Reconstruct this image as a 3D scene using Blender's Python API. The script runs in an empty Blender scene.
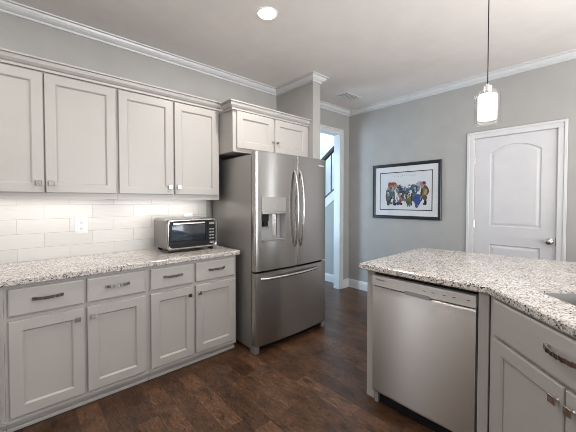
import bpy, bmesh, math, random
from mathutils import Vector, Matrix
random.seed(7)
S = bpy.context.scene
COL = S.collection

# ------------------------------------------------------------------ camera
cam = bpy.data.cameras.new('camera')
cam.sensor_fit = 'HORIZONTAL'; cam.sensor_width = 36.0
cam.lens = 299.31 / 576 * 36.0
cam.shift_y = -7.76 / 576
cam.clip_start = 0.05; cam.clip_end = 100
camo = bpy.data.objects.new('camera', cam); COL.objects.link(camo)
camo.location = (2.9447, 0.0, 1.3564)
camo.rotation_euler = (math.pi / 2 - 0.022924, 0, 0.83783)
S.camera = camo

# ------------------------------------------------------------------ world, exposure
CEIL = 2.76
S.view_settings.view_transform = 'Standard'
S.view_settings.look = 'None'
S.view_settings.gamma = 1.0
S.view_settings.exposure = 0.18
S.view_settings.use_curve_mapping = False
S.cycles.filter_width = 0.9
w = bpy.data.worlds.new('world'); S.world = w; w.use_nodes = True
wn = w.node_tree.nodes; bgn = wn['Background']
sky = wn.new('ShaderNodeTexSky'); sky.sky_type = 'HOSEK_WILKIE'; sky.turbidity = 4
sky.sun_direction = (0.3, 0.5, 0.8)
w.node_tree.links.new(sky.outputs[0], bgn.inputs[0])
bgn.inputs[1].default_value = 0.5


def area(name, loc, target, sx, sy, power, color=(1, 1, 1), spread=math.pi):
    L = bpy.data.lights.new(name, 'AREA'); L.shape = 'RECTANGLE'; L.size = sx; L.size_y = sy
    L.energy = power; L.color = color; L.spread = spread
    o = bpy.data.objects.new(name, L); COL.objects.link(o); o.location = loc
    o.rotation_euler = (Vector(target) - Vector(loc)).to_track_quat('-Z', 'Y').to_euler()
    return o


DAY = (0.95, 0.97, 1.0)
WARM = (1.0, 0.93, 0.85)
# daylight through unseen windows behind and to the right of the camera, and through the hall window
area('reflection_fill_left', (-.02, -2.95, 1.2), (1, -2.95, 1.2), 1.3, 2.2, 26, DAY)  # added out of view to put a bright band on the dishwasher
area('daylight_back', (4.3, -4.02, 1.45), (4.3, 0, 1.45), 1.0, 1.7, 7, DAY)
area('daylight_right', (6.02, -1.4, 1.45), (0, -1.4, 1.45), 1.7, 1.7, 16, DAY)
area('daylight_right', (6.02, 2.3, 1.45), (0, 2.3, 1.45), 2.2, 1.7, 80, (0.92, 0.96, 1.0))
area('reflection_fill_far', (4.45, 3.93, 1.45), (4.45, 0, 1.45), .38, 1.66, 12, DAY)  # added out of view to put a bright streak on the refrigerator
area('daylight_hall', (-1.05, 2.14, 1.45), (-.1, 3.9, 1.35), .9, 1.9, 85, (0.58, 0.80, 1.0))
# added up-facing fill light, out of view, that brightens the ceiling
area('ceiling_fill', (4.6, 1.5, 1.15), (4.3, 1.5, 2.76), 1.4, 1.6, 140, (1.0, 0.97, 0.94))
area('daylight_stair', (-1.2, 4.45, 4.1), (-1.2, 4.45, 0), 1.6, 0.8, 70, (0.78, 0.9, 1.0))

# ------------------------------------------------------------------ materials
MATS = {}


def nodes_of(name):
    m = bpy.data.materials.new(name); m.use_nodes = True
    nt = m.node_tree
    return m, nt, nt.nodes, nt.links, nt.nodes['Principled BSDF']


def coords(nt, scale=(1, 1, 1), rot=(0, 0, 0), loc=(0, 0, 0)):
    tc = nt.nodes.new('ShaderNodeTexCoord'); mp = nt.nodes.new('ShaderNodeMapping')
    mp.inputs['Scale'].default_value = scale; mp.inputs['Rotation'].default_value = rot
    mp.inputs['Location'].default_value = loc
    nt.links.new(tc.outputs['Object'], mp.inputs[0])
    return mp.outputs[0]


def ramp(nt, fac, stops):
    r = nt.nodes.new('ShaderNodeValToRGB'); e = r.color_ramp.elements
    while len(e) < len(stops): e.new(0.5)
    for k, (p, c) in enumerate(stops):
        e[k].position = p; e[k].color = (c[0], c[1], c[2], 1)
    nt.links.new(fac, r.inputs[0])
    return r


def noise(nt, vec, scale, detail=3, rough=0.5):
    n = nt.nodes.new('ShaderNodeTexNoise'); n.inputs['Scale'].default_value = scale
    n.inputs['Detail'].default_value = detail; n.inputs['Roughness'].default_value = rough
    nt.links.new(vec, n.inputs['Vector'])
    return n


def bump(nt, h, bsdf, strength, dist=0.002):
    b = nt.nodes.new('ShaderNodeBump'); b.inputs['Strength'].default_value = strength
    b.inputs['Distance'].default_value = dist
    nt.links.new(h, b.inputs['Height']); nt.links.new(b.outputs[0], bsdf.inputs['Normal'])
    return b


def paint(name, col, rough=0.5, var=0.03, bs=0.03, spec=0.5):
    m, nt, N, L, b = nodes_of(name)
    v = coords(nt); n = noise(nt, v, 6, 4)
    r = ramp(nt, n.outputs[0], [(0.3, [c * (1 - var) for c in col]), (0.7, [min(1, c * (1 + var)) for c in col])])
    L.new(r.outputs[0], b.inputs['Base Color']); b.inputs['Roughness'].default_value = rough
    b.inputs['Specular IOR Level'].default_value = spec
    if bs:
        n2 = noise(nt, v, 350, 2); bump(nt, n2.outputs[0], b, bs, 0.001)
    MATS[name] = m
    return m


def metal(name, col, rough, brushed=None, aniso=0.0, metallic=1.0):
    m, nt, N, L, b = nodes_of(name)
    b.inputs['Metallic'].default_value = metallic; b.inputs['Roughness'].default_value = rough
    b.inputs['Base Color'].default_value = (*col, 1)
    if brushed:
        v = coords(nt, brushed); n = noise(nt, v, 1.0, 4, 0.6)
        r = ramp(nt, n.outputs[0], [(0.3, [c * 0.97 for c in col]), (0.7, [min(1, c * 1.03) for c in col])])
        L.new(r.outputs[0], b.inputs['Base Color'])
        mr = N.new('ShaderNodeMapRange'); mr.inputs['To Min'].default_value = rough * 0.96; mr.inputs['To Max'].default_value = rough * 1.04
        L.new(n.outputs[0], mr.inputs['Value']); L.new(mr.outputs[0], b.inputs['Roughness'])
        b.inputs['Anisotropic'].default_value = aniso
        if aniso:
            tg = N.new('ShaderNodeTangent'); tg.direction_type = 'RADIAL'; tg.axis = 'Z'
            b.inputs['Anisotropic Rotation'].default_value = 0.25
            L.new(tg.outputs[0], b.inputs['Tangent'])
    else:
        v = coords(nt); n = noise(nt, v, 25, 2)
        mr = N.new('ShaderNodeMapRange'); mr.inputs['To Min'].default_value = rough * 0.85; mr.inputs['To Max'].default_value = rough * 1.2
        L.new(n.outputs[0], mr.inputs['Value']); L.new(mr.outputs[0], b.inputs['Roughness'])
    MATS[name] = m
    return m


def emit(name, col, strength):
    m, nt, N, L, b = nodes_of(name)
    b.inputs['Base Color'].default_value = (*col, 1)
    b.inputs['Emission Color'].default_value = (*col, 1)
    b.inputs['Emission Strength'].default_value = strength
    MATS[name] = m
    return m


def glass(name, tint, clear, rough=0.03):
    m, nt, N, L, b = nodes_of(name)
    t = N.new('ShaderNodeBsdfTransparent'); t.inputs[0].default_value = (*tint, 1)
    g = N.new('ShaderNodeBsdfGlossy'); g.inputs['Roughness'].default_value = rough
    mx = N.new('ShaderNodeMixShader'); lw = N.new('ShaderNodeLayerWeight'); lw.inputs[0].default_value = 0.35
    mr = N.new('ShaderNodeMapRange'); mr.inputs['To Min'].default_value = 1 - clear; mr.inputs['To Max'].default_value = 0.20
    L.new(lw.outputs['Fresnel'], mr.inputs['Value']); L.new(mr.outputs[0], mx.inputs[0])
    L.new(t.outputs[0], mx.inputs[1]); L.new(g.outputs[0], mx.inputs[2])
    L.new(mx.outputs[0], N['Material Output'].inputs[0])
    MATS[name] = m
    return m


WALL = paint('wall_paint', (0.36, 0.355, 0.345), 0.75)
CEILP = paint('ceiling_paint', (0.66, 0.63, 0.61), 0.85)
TRIM = paint('trim_paint', (0.60, 0.61, 0.62), 0.35, bs=0.01)
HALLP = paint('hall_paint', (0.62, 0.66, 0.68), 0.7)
CAB = paint('cabinet_paint', (0.405, 0.391, 0.378), 0.38, var=0.015, bs=0.01)
DOORP = paint('door_paint', (0.58, 0.58, 0.60), 0.35, bs=0.01)
BLACK = paint('black_plastic', (0.010, 0.010, 0.012), 0.3, bs=0, spec=0.2)
DARK = paint('dark_gap', (0.006, 0.006, 0.006), 0.7, bs=0)
FRAMEB = paint('black_frame', (0.014, 0.016, 0.022), 0.3, bs=0)
MATB = paint('mat_board', (0.80, 0.80, 0.82), 0.6, bs=0.02)
WHITEP = paint('white_plastic', (0.88, 0.875, 0.86), 0.35, bs=0)
GREYP = paint('grey_plastic', (0.26, 0.265, 0.27), 0.4, bs=0)
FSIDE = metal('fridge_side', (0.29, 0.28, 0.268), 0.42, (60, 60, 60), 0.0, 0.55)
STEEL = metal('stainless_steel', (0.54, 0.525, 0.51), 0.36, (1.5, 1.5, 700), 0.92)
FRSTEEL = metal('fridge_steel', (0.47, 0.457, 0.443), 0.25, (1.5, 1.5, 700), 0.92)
SINKM = metal('sink_steel', (0.22, 0.215, 0.21), 0.4, None, 0.0, 0.7)
STEELH = metal('bright_steel', (0.68, 0.67, 0.66), 0.18)
STEELB = metal('bezel_chrome', (0.5, 0.49, 0.48), 0.16)
CHROME = metal('chrome', (0.58, 0.565, 0.55), 0.12)
PANELM = metal('silver_panel', (0.60, 0.595, 0.585), 0.38, (6, 300, 300), 0.0, 0.35)
IRON = paint('dark_rail', (0.02, 0.018, 0.018), 0.4, bs=0)
TOAST = metal('toaster_metal', (0.27, 0.262, 0.25), 0.35, (200, 8, 200), 0.0, 0.8)
LINER = paint('oven_liner', (0.42, 0.52, 0.60), 0.5, bs=0)  # pale blue imitates the bluish reflection on the door glass
INK = paint('dark_ink', (0.08, 0.08, 0.085), 0.5, bs=0)
CANEM = emit('can_lamp', (1.0, 0.96, 0.9), 14.0)
BULB = emit('pendant_lamp', (1.0, 0.9, 0.78), 1.0)
STRIP = emit('strip_lamp', (1.0, 0.95, 0.88), 3.0)
GLAZE = glass('picture_glass', (0.97, 0.97, 0.97), 0.975, 0.0)
CLEAR = glass('clear_glass', (0.98, 0.98, 0.98), 0.98, 0.0)
SMOKED = glass('smoked_glass', (0.60, 0.66, 0.72), 0.86, 0.05)


def make_granite():
    m, nt, N, L, b = nodes_of('granite')
    v = coords(nt)
    n0 = noise(nt, v, 26, 3)
    vm = N.new('ShaderNodeMix'); vm.data_type = 'VECTOR'; vm.inputs[0].default_value = 0.012
    L.new(v, vm.inputs[4]); L.new(n0.outputs[1], vm.inputs[5])
    vo = N.new('ShaderNodeTexVoronoi'); vo.inputs['Scale'].default_value = 150
    L.new(vm.outputs[1], vo.inputs['Vector'])
    sp = N.new('ShaderNodeSeparateColor'); L.new(vo.outputs['Color'], sp.inputs[0])
    r = ramp(nt, sp.outputs[0], [(0.0, (0.035, 0.033, 0.031)), (0.07, (0.10, 0.095, 0.09)), (0.14, (0.30, 0.285, 0.27)),
                                 (0.28, (0.42, 0.385, 0.355)), (0.47, (0.58, 0.555, 0.535)), (1.0, (0.70, 0.685, 0.67))])
    vo2 = N.new('ShaderNodeTexVoronoi'); vo2.inputs['Scale'].default_value = 260
    L.new(v, vo2.inputs['Vector'])
    sp2 = N.new('ShaderNodeSeparateColor'); L.new(vo2.outputs['Color'], sp2.inputs[0])
    r2 = ramp(nt, sp2.outputs[1], [(0.0, (0.35, 0.34, 0.33)), (0.12, (0.6, 0.58, 0.56)), (0.22, (1, 1, 1)), (1, (1, 1, 1))])
    mx = N.new('ShaderNodeMix'); mx.data_type = 'RGBA'; mx.blend_type = 'MULTIPLY'; mx.inputs[0].default_value = 0.85
    L.new(r.outputs[0], mx.inputs[6]); L.new(r2.outputs[0], mx.inputs[7])
    n3 = noise(nt, v, 7, 3)
    r3 = ramp(nt, n3.outputs[0], [(0.3, (0.78, 0.77, 0.76)), (0.65, (1.0, 1.0, 1.0))])
    mx2 = N.new('ShaderNodeMix'); mx2.data_type = 'RGBA'; mx2.blend_type = 'MULTIPLY'; mx2.inputs[0].default_value = 0.7
    L.new(mx.outputs[2], mx2.inputs[6]); L.new(r3.outputs[0], mx2.inputs[7])
    L.new(mx2.outputs[2], b.inputs['Base Color'])
    b.inputs['Roughness'].default_value = 0.16
    return m


def make_floor():
    m, nt, N, L, b = nodes_of('hardwood_planks')
    v = coords(nt)
    br = N.new('ShaderNodeTexBrick'); L.new(v, br.inputs['Vector'])
    br.inputs['Scale'].default_value = 1.0
    br.inputs['Brick Width'].default_value = 0.70; br.inputs['Row Height'].default_value = 0.127
    br.inputs['Mortar Size'].default_value = 0.0018; br.inputs['Mortar Smooth'].default_value = 0.4
    br.inputs['Color1'].default_value = (0.0, 0.0, 0.0, 1); br.inputs['Color2'].default_value = (1, 1, 1, 1)
    br.inputs['Mortar'].default_value = (0.5, 0.5, 0.5, 1)
    br.offset = 0.37; br.offset_frequency = 3; br.squash = 0.72; br.squash_frequency = 2
    # per plank shift of the grain
    sc = N.new('ShaderNodeVectorMath'); sc.operation = 'MULTIPLY_ADD'
    L.new(br.outputs['Color'], sc.inputs[0]); sc.inputs[1].default_value = (7.3, 3.1, 5.7); L.new(v, sc.inputs[2])
    mp = N.new('ShaderNodeMapping'); mp.inputs['Scale'].default_value = (9, 30, 1); L.new(sc.outputs[0], mp.inputs[0])
    g = noise(nt, mp.outputs[0], 1.5, 8, 0.7); g.inputs['Distortion'].default_value = 2.2
    mp2 = N.new('ShaderNodeMapping'); mp2.inputs['Scale'].default_value = (7, 13, 1); L.new(sc.outputs[0], mp2.inputs[0])
    blot = noise(nt, mp2.outputs[0], 1.0, 4, 0.6)
    base = ramp(nt, br.outputs['Color'], [(0.0, (0.060, 0.029, 0.0155)), (0.4, (0.088, 0.043, 0.0225)), (0.7, (0.110, 0.055, 0.029)), (1.0, (0.142, 0.073, 0.038))])
    gr = ramp(nt, g.outputs[0], [(0.34, (0.16, 0.15, 0.14)), (0.45, (0.75, 0.74, 0.73)), (0.56, (1.05, 1.05, 1.05)), (0.70, (1.9, 1.8, 1.7))])
    bl = ramp(nt, blot.outputs[0], [(0.32, (0.35, 0.33, 0.32)), (0.46, (0.85, 0.85, 0.85)), (0.6, (1.05, 1.05, 1.05)), (0.75, (1.35, 1.3, 1.25))])
    m1 = N.new('ShaderNodeMix'); m1.data_type = 'RGBA'; m1.blend_type = 'MULTIPLY'; m1.inputs[0].default_value = 1
    L.new(base.outputs[0], m1.inputs[6]); L.new(gr.outputs[0], m1.inputs[7])
    m2 = N.new('ShaderNodeMix'); m2.data_type = 'RGBA'; m2.blend_type = 'MULTIPLY'; m2.inputs[0].default_value = 1
    L.new(m1.outputs[2], m2.inputs[6]); L.new(bl.outputs[0], m2.inputs[7])
    m3 = N.new('ShaderNodeMix'); m3.data_type = 'RGBA'
    L.new(br.outputs['Fac'], m3.inputs[0]); L.new(m2.outputs[2], m3.inputs[6]); m3.inputs[7].default_value = (0.012, 0.006, 0.004, 1)
    L.new(m3.outputs[2], b.inputs['Base Color'])
    mr = N.new('ShaderNodeMapRange'); mr.inputs['To Min'].default_value = 0.24; mr.inputs['To Max'].default_value = 0.42
    L.new(blot.outputs[0], mr.inputs['Value']); L.new(mr.outputs[0], b.inputs['Roughness'])
    ad = N.new('ShaderNodeMath'); ad.operation = 'SUBTRACT'; L.new(g.outputs[0], ad.inputs[0]); L.new(br.outputs['Fac'], ad.inputs[1])
    bump(nt, ad.outputs[0], b, 0.35, 0.003)
    return m


def make_tile():
    m, nt, N, L, b = nodes_of('subway_tile')
    tc = N.new('ShaderNodeTexCoord'); sx = N.new('ShaderNodeSeparateXYZ'); cx = N.new('ShaderNodeCombineXYZ')
    L.new(tc.outputs['Object'], sx.inputs[0])
    a = N.new('ShaderNodeMath'); a.inputs[1].default_value = 0.169 + 3.12; L.new(sx.outputs[1], a.inputs[0])
    c = N.new('ShaderNodeMath'); c.inputs[1].default_value = -0.901; L.new(sx.outputs[2], c.inputs[0])
    L.new(a.outputs[0], cx.inputs[0]); L.new(c.outputs[0], cx.inputs[1])
    br = N.new('ShaderNodeTexBrick'); L.new(cx.outputs[0], br.inputs['Vector'])
    br.inputs['Scale'].default_value = 1; br.inputs['Brick Width'].default_value = 0.312; br.inputs['Row Height'].default_value = 0.107
    br.inputs['Mortar Size'].default_value = 0.0012; br.inputs['Mortar Smooth'].default_value = 0.3
    br.inputs['Color1'].default_value = (0.64, 0.63, 0.615, 1); br.inputs['Color2'].default_value = (0.69, 0.68, 0.665, 1)
    br.inputs['Mortar'].default_value = (0.42, 0.41, 0.40, 1)
    br.offset = 0.5; br.offset_frequency = 2
    L.new(br.outputs['Color'], b.inputs['Base Color'])
    b.inputs['Roughness'].default_value = 0.32; b.inputs['Specular IOR Level'].default_value = 0.3
    mp = N.new('ShaderNodeMapping'); mp.inputs['Scale'].default_value = (8, 8, 48)
    L.new(tc.outputs['Object'], mp.inputs[0])
    n = noise(nt, mp.outputs[0], 1.0, 2)
    ad = N.new('ShaderNodeMath'); ad.operation = 'SUBTRACT'; L.new(n.outputs[0], ad.inputs[0]); L.new(br.outputs['Fac'], ad.inputs[1])
    bump(nt, ad.outputs[0], b, 0.5, 0.003)
    return m


GRANITE = make_granite(); FLOOR = make_floor(); TILE = make_tile()


# ------------------------------------------------------------------ mesh helpers
class B:
    def __init__(self):
        self.bm = bmesh.new()

    def box(self, x0, x1, y0, y1, z0, z1, bevel=0.0, seg=2, mi=0):
        bm = self.bm
        vs = [bm.verts.new((x, y, z)) for x in (x0, x1) for y in (y0, y1) for z in (z0, z1)]
        fs = []
        for q in ((0, 1, 3, 2), (4, 6, 7, 5), (0, 4, 5, 1), (2, 3, 7, 6), (0, 2, 6, 4), (1, 5, 7, 3)):
            f = bm.faces.new([vs[k] for k in q]); f.material_index = mi; fs.append(f)
        if bevel:
            es = list({e for f in fs for e in f.edges})
            bmesh.ops.bevel(bm, geom=es, offset=bevel, segments=seg, profile=0.5, affect='EDGES', clamp_overlap=True)
        return self

    def loft(self, loops, cap0=False, cap1=False, closed=True, mi=0):
        bm = self.bm
        R = [[bm.verts.new(p) for p in lp] for lp in loops]
        n = len(R[0])
        for a, b in zip(R, R[1:]):
            for k in range(n if closed else n - 1):
                j = (k + 1) % n
                f = bm.faces.new((a[k], a[j], b[j], b[k])); f.material_index = mi
        if cap0: bm.faces.new(R[0][::-1]).material_index = mi
        if cap1: bm.faces.new(R[-1]).material_index = mi
        return R

    def prism(self, pts, axis, a, b, mi=0):
        def P(u, v, t):
            return {'x': (t, u, v), 'y': (u, t, v), 'z': (u, v, t)}[axis]
        self.loft([[P(u, v, a) for u, v in pts], [P(u, v, b) for u, v in pts]], True, True, mi=mi)
        return self

    def lathe(self, prof, center=(0, 0, 0), axis='z', n=32, cap0=False, cap1=False, mi=0):
        loops = []
        for r, h in prof:
            lp = []
            for k in range(n):
                a = 2 * math.pi * k / n; u, v = r * math.cos(a), r * math.sin(a)
                p = {'z': (u, v, h), 'y': (u, h, v), 'x': (h, u, v)}[axis]
                lp.append(tuple(p[i] + center[i] for i in range(3)))
            loops.append(lp)
        self.loft(loops, cap0, cap1, mi=mi)
        return self

    def sweep(self, path, sect, up=(0, 0, 1), caps=True, mi=0):
        path = [Vector(p) for p in path]; up = Vector(up); loops = []
        for k, p in enumerate(path):
            t = (path[min(k + 1, len(path) - 1)] - path[max(k - 1, 0)]).normalized()
            s = t.cross(up).normalized(); u2 = s.cross(t).normalized()
            loops.append([tuple(p + s * a + u2 * b) for a, b in sect])
        self.loft(loops, caps, caps, mi=mi)
        return self

    def mitre(self, path, prof, closed=False):
        """prof (d, z): d to the right-hand side of the plan path"""
        n = len(path); loops = []
        for k in range(n):
            p = Vector(path[k]); d1 = d2 = None
            if k > 0: d1 = (p - Vector(path[k - 1])).normalized()
            if k < n - 1: d2 = (Vector(path[k + 1]) - p).normalized()
            d1 = d1 or d2; d2 = d2 or d1
            n1 = Vector((d1.y, -d1.x)); n2 = Vector((d2.y, -d2.x))
            m = (n1 + n2); m = m / (1 + n1.dot(n2))
            loops.append([(p.x + m.x * d, p.y + m.y * d, z) for d, z in prof])
        self.loft(loops, True, True)
        return self

    def fill(self, loops3, mi=0):
        bm = self.bm; es = []
        for lp in loops3:
            vs = [v if isinstance(v, bmesh.types.BMVert) else bm.verts.new(v) for v in lp]
            for k in range(len(vs)):
                a, b = vs[k], vs[(k + 1) % len(vs)]
                es.append(bm.edges.get((a, b)) or bm.edges.new((a, b)))
        r = bmesh.ops.triangle_fill(bm, edges=es, use_beauty=True)
        for g in r['geom']:
            if isinstance(g, bmesh.types.BMFace): g.material_index = mi
        return self

    def obj(self, name, mats, parent=None, smooth=False, angle=35, loc=None):
        bm = self.bm
        bmesh.ops.recalc_face_normals(bm, faces=bm.faces)
        me = bpy.data.meshes.new(name)
        bm.to_mesh(me); bm.free()
        if not isinstance(mats, (list, tuple)): mats = [mats]
        for m in mats: me.materials.append(m)
        if smooth:
            for p in me.polygons: p.use_smooth = True
            me.set_sharp_from_angle(angle=math.radians(angle))
        o = bpy.data.objects.new(name, me); COL.objects.link(o)
        if parent: o.parent = parent
        if loc: o.location = loc
        return o


def thing(name, label, cat, loc=(0, 0, 0), rz=0.0, group=None):
    o = bpy.data.objects.new(name, None); COL.objects.link(o)
    o.location = loc; o.rotation_euler = (0, 0, rz); o.empty_display_size = 0.1
    return tag(o, label, cat, group)


def tag(o, label, cat, group=None):
    o['label'] = label; o['category'] = cat
    if group: o['group'] = group
    return o


def struct(o):
    o['kind'] = 'structure'
    return o


def inset(pts, d):
    """offset a CCW polygon inwards by d"""
    out = []; n = len(pts)
    for k in range(n):
        p0, p1, p2 = Vector(pts[k - 1]), Vector(pts[k]), Vector(pts[(k + 1) % n])
        a = (p1 - p0).normalized(); b = (p2 - p1).normalized()
        na = Vector((-a.y, a.x)); nb = Vector((-b.y, b.x))
        m = (na + nb) / (1 + na.dot(nb))
        q = p1 + m * d; out.append((q.x, q.y))
    return out


def rrect(x0, x1, z0, z1, r, n=5):
    out = []
    for cx, cz, a0 in ((x1 - r, z0 + r, -90), (x1 - r, z1 - r, 0), (x0 + r, z1 - r, 90), (x0 + r, z0 + r, 180)):
        for k in range(n + 1):
            a = math.radians(a0 + 90 * k / n)
            out.append((cx + r * math.cos(a), cz + r * math.sin(a)))
    return out


def circ(r, n=10):
    return [(r * math.cos(2 * math.pi * k / n), r * math.sin(2 * math.pi * k / n)) for k in range(n)]


def copy_tree(o, parent=None):
    c = o.copy(); COL.objects.link(c)
    if parent: c.parent = parent
    for ch in list(o.children): copy_tree(ch, c)
    return c


def text_mesh(name, body, size, mat, parent, loc, rot, extrude=0.0006, align='LEFT'):
    cu = bpy.data.curves.new(name, 'FONT'); cu.body = body; cu.size = size; cu.extrude = extrude; cu.align_x = align
    t = bpy.data.objects.new(name, cu); COL.objects.link(t)
    dg = bpy.context.evaluated_depsgraph_get(); dg.update()
    me = bpy.data.meshes.new_from_object(t.evaluated_get(dg))
    bpy.data.objects.remove(t)
    me.materials.clear(); me.materials.append(mat)
    o = bpy.data.objects.new(name, me); COL.objects.link(o); o.parent = parent
    o.location = loc; o.rotation_euler = rot
    return o


# ------------------------------------------------------------------ room shell
YF = 3.896            # far wall
XR, YB = 6.0, -4.0    # right and back walls
b = B(); b.box(-2.7, XR + .12, YB - .12, 5.1, -0.08, 0.0); struct(b.obj('floor', FLOOR))
b = B(); b.box(-2.7, XR + .12, YB - .12, YF + .12, CEIL, CEIL + .1); struct(b.obj('ceiling', CEILP))
b = B()
for q in ((YB, -3.6, 0, CEIL), (-3.6, -2.3, 0, .1), (-3.6, -2.3, 2.3, CEIL), (-2.3, 2.573, 0, CEIL)): b.box(-.12, 0, *q)  # window opening added for the bright band reflected in the dishwasher
struct(b.obj('wall_left', WALL))
b = B(); b.box(0, .634, 2.454, 2.573, 0, CEIL); struct(b.obj('wall_alcove', WALL))
# wall with the hall opening, beyond the alcove
OY0, OY1, OZ = 2.72, 3.667, 2.385
b = B(); b.prism([(2.573, 0), (OY0, 0), (OY0, OZ), (OY1, OZ), (OY1, 0), (YF, 0), (YF, CEIL), (2.573, CEIL)], 'x', -.045, .06)
struct(b.obj('wall_hall', WALL))


def zstair(x):
    return 1.385 + 0.70 * (x + 0.437)


# far wall, its left end stepping down under the stair
DX0, DX1, DZ = 1.806, 2.538, 2.078
b = B(); b.prism([(-2.3, 0), (DX0, 0), (DX0, DZ), (DX1, DZ), (DX1, 0), (4.25, 0), (4.25, CEIL), (-.06, CEIL), (-.06, zstair(-.06)), (-2.3, zstair(-2.3))], 'y', YF, YF + .12)
b.box(4.25, 4.65, YF, YF + .12, 0, .6); b.box(4.25, 4.65, YF, YF + .12, 2.3, CEIL); b.box(4.65, XR + .12, YF, YF + .12, 0, CEIL)  # narrow window opening added for the streak reflected in the refrigerator
struct(b.obj('wall_far', WALL))


def wall_with_windows(name, axis, a, bb, u0, u1, wins, wz0, wz1):
    m = B(); cuts = [u0] + [v for win in wins for v in win] + [u1]

    def bx(ua, ub, z0, z1):
        if axis == 'y': m.box(ua, ub, a, bb, z0, z1)
        else: m.box(a, bb, ua, ub, z0, z1)
    for k in range(0, len(cuts), 2): bx(cuts[k], cuts[k + 1], 0, CEIL)
    for ua, ub in wins:
        bx(ua, ub, 0, wz0); bx(ua, ub, wz1, CEIL)
    return struct(m.obj(name, WALL))


wall_with_windows('wall_back', 'y', YB - .12, YB, -.12, XR, [(3.8, 4.8)], .6, 2.3)
wall_with_windows('wall_right', 'x', XR, XR + .12, YB - .12, YF, [(-2.25, -.55), (1.2, 3.4)], .6, 2.3)
# window frames (out of view; far and left ones added for reflections in the steel)
for k, (ax, u0, u1) in enumerate((('f', 4.25, 4.65), ('l', -3.6, -2.3), ('y', 3.8, 4.8), ('x', -2.25, -.55), ('x', 1.2, 3.4))):
    m = B(); t = .05; um = (u0 + u1) / 2

    def fb(ua, ub, z0, z1):
        if ax == 'y': m.box(ua, ub, YB, YB + .025, z0, z1)
        elif ax == 'f': m.box(ua, ub, YF - .025, YF, z0, z1)
        elif ax == 'l': m.box(0, .025, ua, ub, z0, z1)
        else: m.box(XR - .025, XR, ua, ub, z0, z1)
    zb = .1 if ax == 'l' else .6
    fb(u0 - t, u0 + .02, zb - t, 2.3 + t); fb(u1 - .02, u1 + t, zb - t, 2.3 + t)
    fb(u0 + .02, u1 - .02, zb - t, zb + .02); fb(u0 + .02, u1 - .02, 2.28, 2.3 + t)
    fb(um - .02, um + .02, zb + .02, 2.28)
    if ax != 'l': fb(u0 + .02, um - .02, 1.43, 1.47); fb(um + .02, u1 - .02, 1.43, 1.47)
    struct(m.obj('window_%d' % (k + 1), TRIM))

# hall and stairwell beyond the opening
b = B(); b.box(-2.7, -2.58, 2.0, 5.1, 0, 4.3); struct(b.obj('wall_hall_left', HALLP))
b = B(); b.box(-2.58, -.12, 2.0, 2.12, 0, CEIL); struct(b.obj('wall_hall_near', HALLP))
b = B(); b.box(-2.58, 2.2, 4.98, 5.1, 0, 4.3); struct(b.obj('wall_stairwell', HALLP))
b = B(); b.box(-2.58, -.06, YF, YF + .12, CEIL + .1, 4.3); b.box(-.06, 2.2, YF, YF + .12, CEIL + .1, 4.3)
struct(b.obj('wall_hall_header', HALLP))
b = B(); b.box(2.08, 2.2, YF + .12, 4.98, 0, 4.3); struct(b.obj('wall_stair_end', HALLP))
b = B(); b.box(-2.7, 2.2, YF, 5.1, 4.3, 4.4); struct(b.obj('ceiling_stairwell', CEILP))

# crown moulding
crown = [(0, -.068), (.012, -.068), (.012, -.060), (.007, -.058), (.009, -.051), (.020, -.048), (.036, -.040), (.048, -.026), (.052, -.016), (.047, -.014), (.049, -.009), (.070, -.009), (.072, -.002), (.072, 0), (0, 0)]
cr = [(d, CEIL + z) for d, z in crown]
b = B(); b.mitre([(0, YB), (0, 2.454), (.634, 2.454), (.634, 2.573), (.06, 2.573), (.06, YF), (XR, YF)], cr)
struct(b.obj('trim_1', TRIM))
# baseboards
bb = [(0, 0), (.016, 0), (.016, .10), (.012, .112), (.010, .122), (.005, .13), (0, .13)]
b = B(); b.mitre([(.06, 3.737), (.06, YF), (1.744, YF)], bb); struct(b.obj('baseboard_far', TRIM))
b = B(); b.mitre([(2.602, YF), (XR, YF)], bb); struct(b.obj('baseboard_far_right', TRIM))
b = B(); b.mitre([(-2.3, YF), (-.061, YF)], bb); struct(b.obj('baseboard_hall', TRIM))
b = B(); b.mitre([(0, -2.24), (0, -1.46)], bb); struct(b.obj('baseboard_left', TRIM))


# casing of the hall opening (faces +X) and its jamb lining
def casing(b, face, out, u0, u1, ztop, wd, axis):
    """two-step casing round an opening u0..u1; face = wall plane, out = +1/-1 direction"""
    def bx(ua, ub, z0, z1, t):
        lo, hi = sorted((face, face + out * t))
        if axis == 'x': b.box(lo, hi, ua, ub, z0, z1, .003, 1)
        else: b.box(ua, ub, lo, hi, z0, z1, .003, 1)
    s = .016
    for t, o in ((.011, 0.0), (.019, wd - .026)):
        bx(u0 - wd, u0 - o, 0, ztop + o, t); bx(u1 + o, u1 + wd, 0, ztop + o, t)
        bx(u0 - wd, u1 + wd, ztop + o, ztop + wd, t)
    return b


b = B(); casing(b, .06, 1, OY0 + .012, OY1 - .012, OZ - .012, .080, 'x')
b.box(-.047, .062, OY0, OY0 + .012, 0, OZ); b.box(-.047, .062, OY1 - .012, OY1, 0, OZ); b.box(-.047, .062, OY0 + .012, OY1 - .012, OZ - .012, OZ)
struct(b.obj('trim_2', TRIM))
b = B(); casing(b, YF, -1, DX0 + .008, DX1 - .008, DZ - .008, .072, 'y')
b.box(DX0, DX0 + .010, YF - .002, YF + .118, 0, DZ); b.box(DX1 - .010, DX1, YF - .002, YF + .118, 0, DZ); b.box(DX0 + .010, DX1 - .010, YF - .002, YF + .118, DZ - .010, DZ)
struct(b.obj('trim_3', TRIM))

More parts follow.
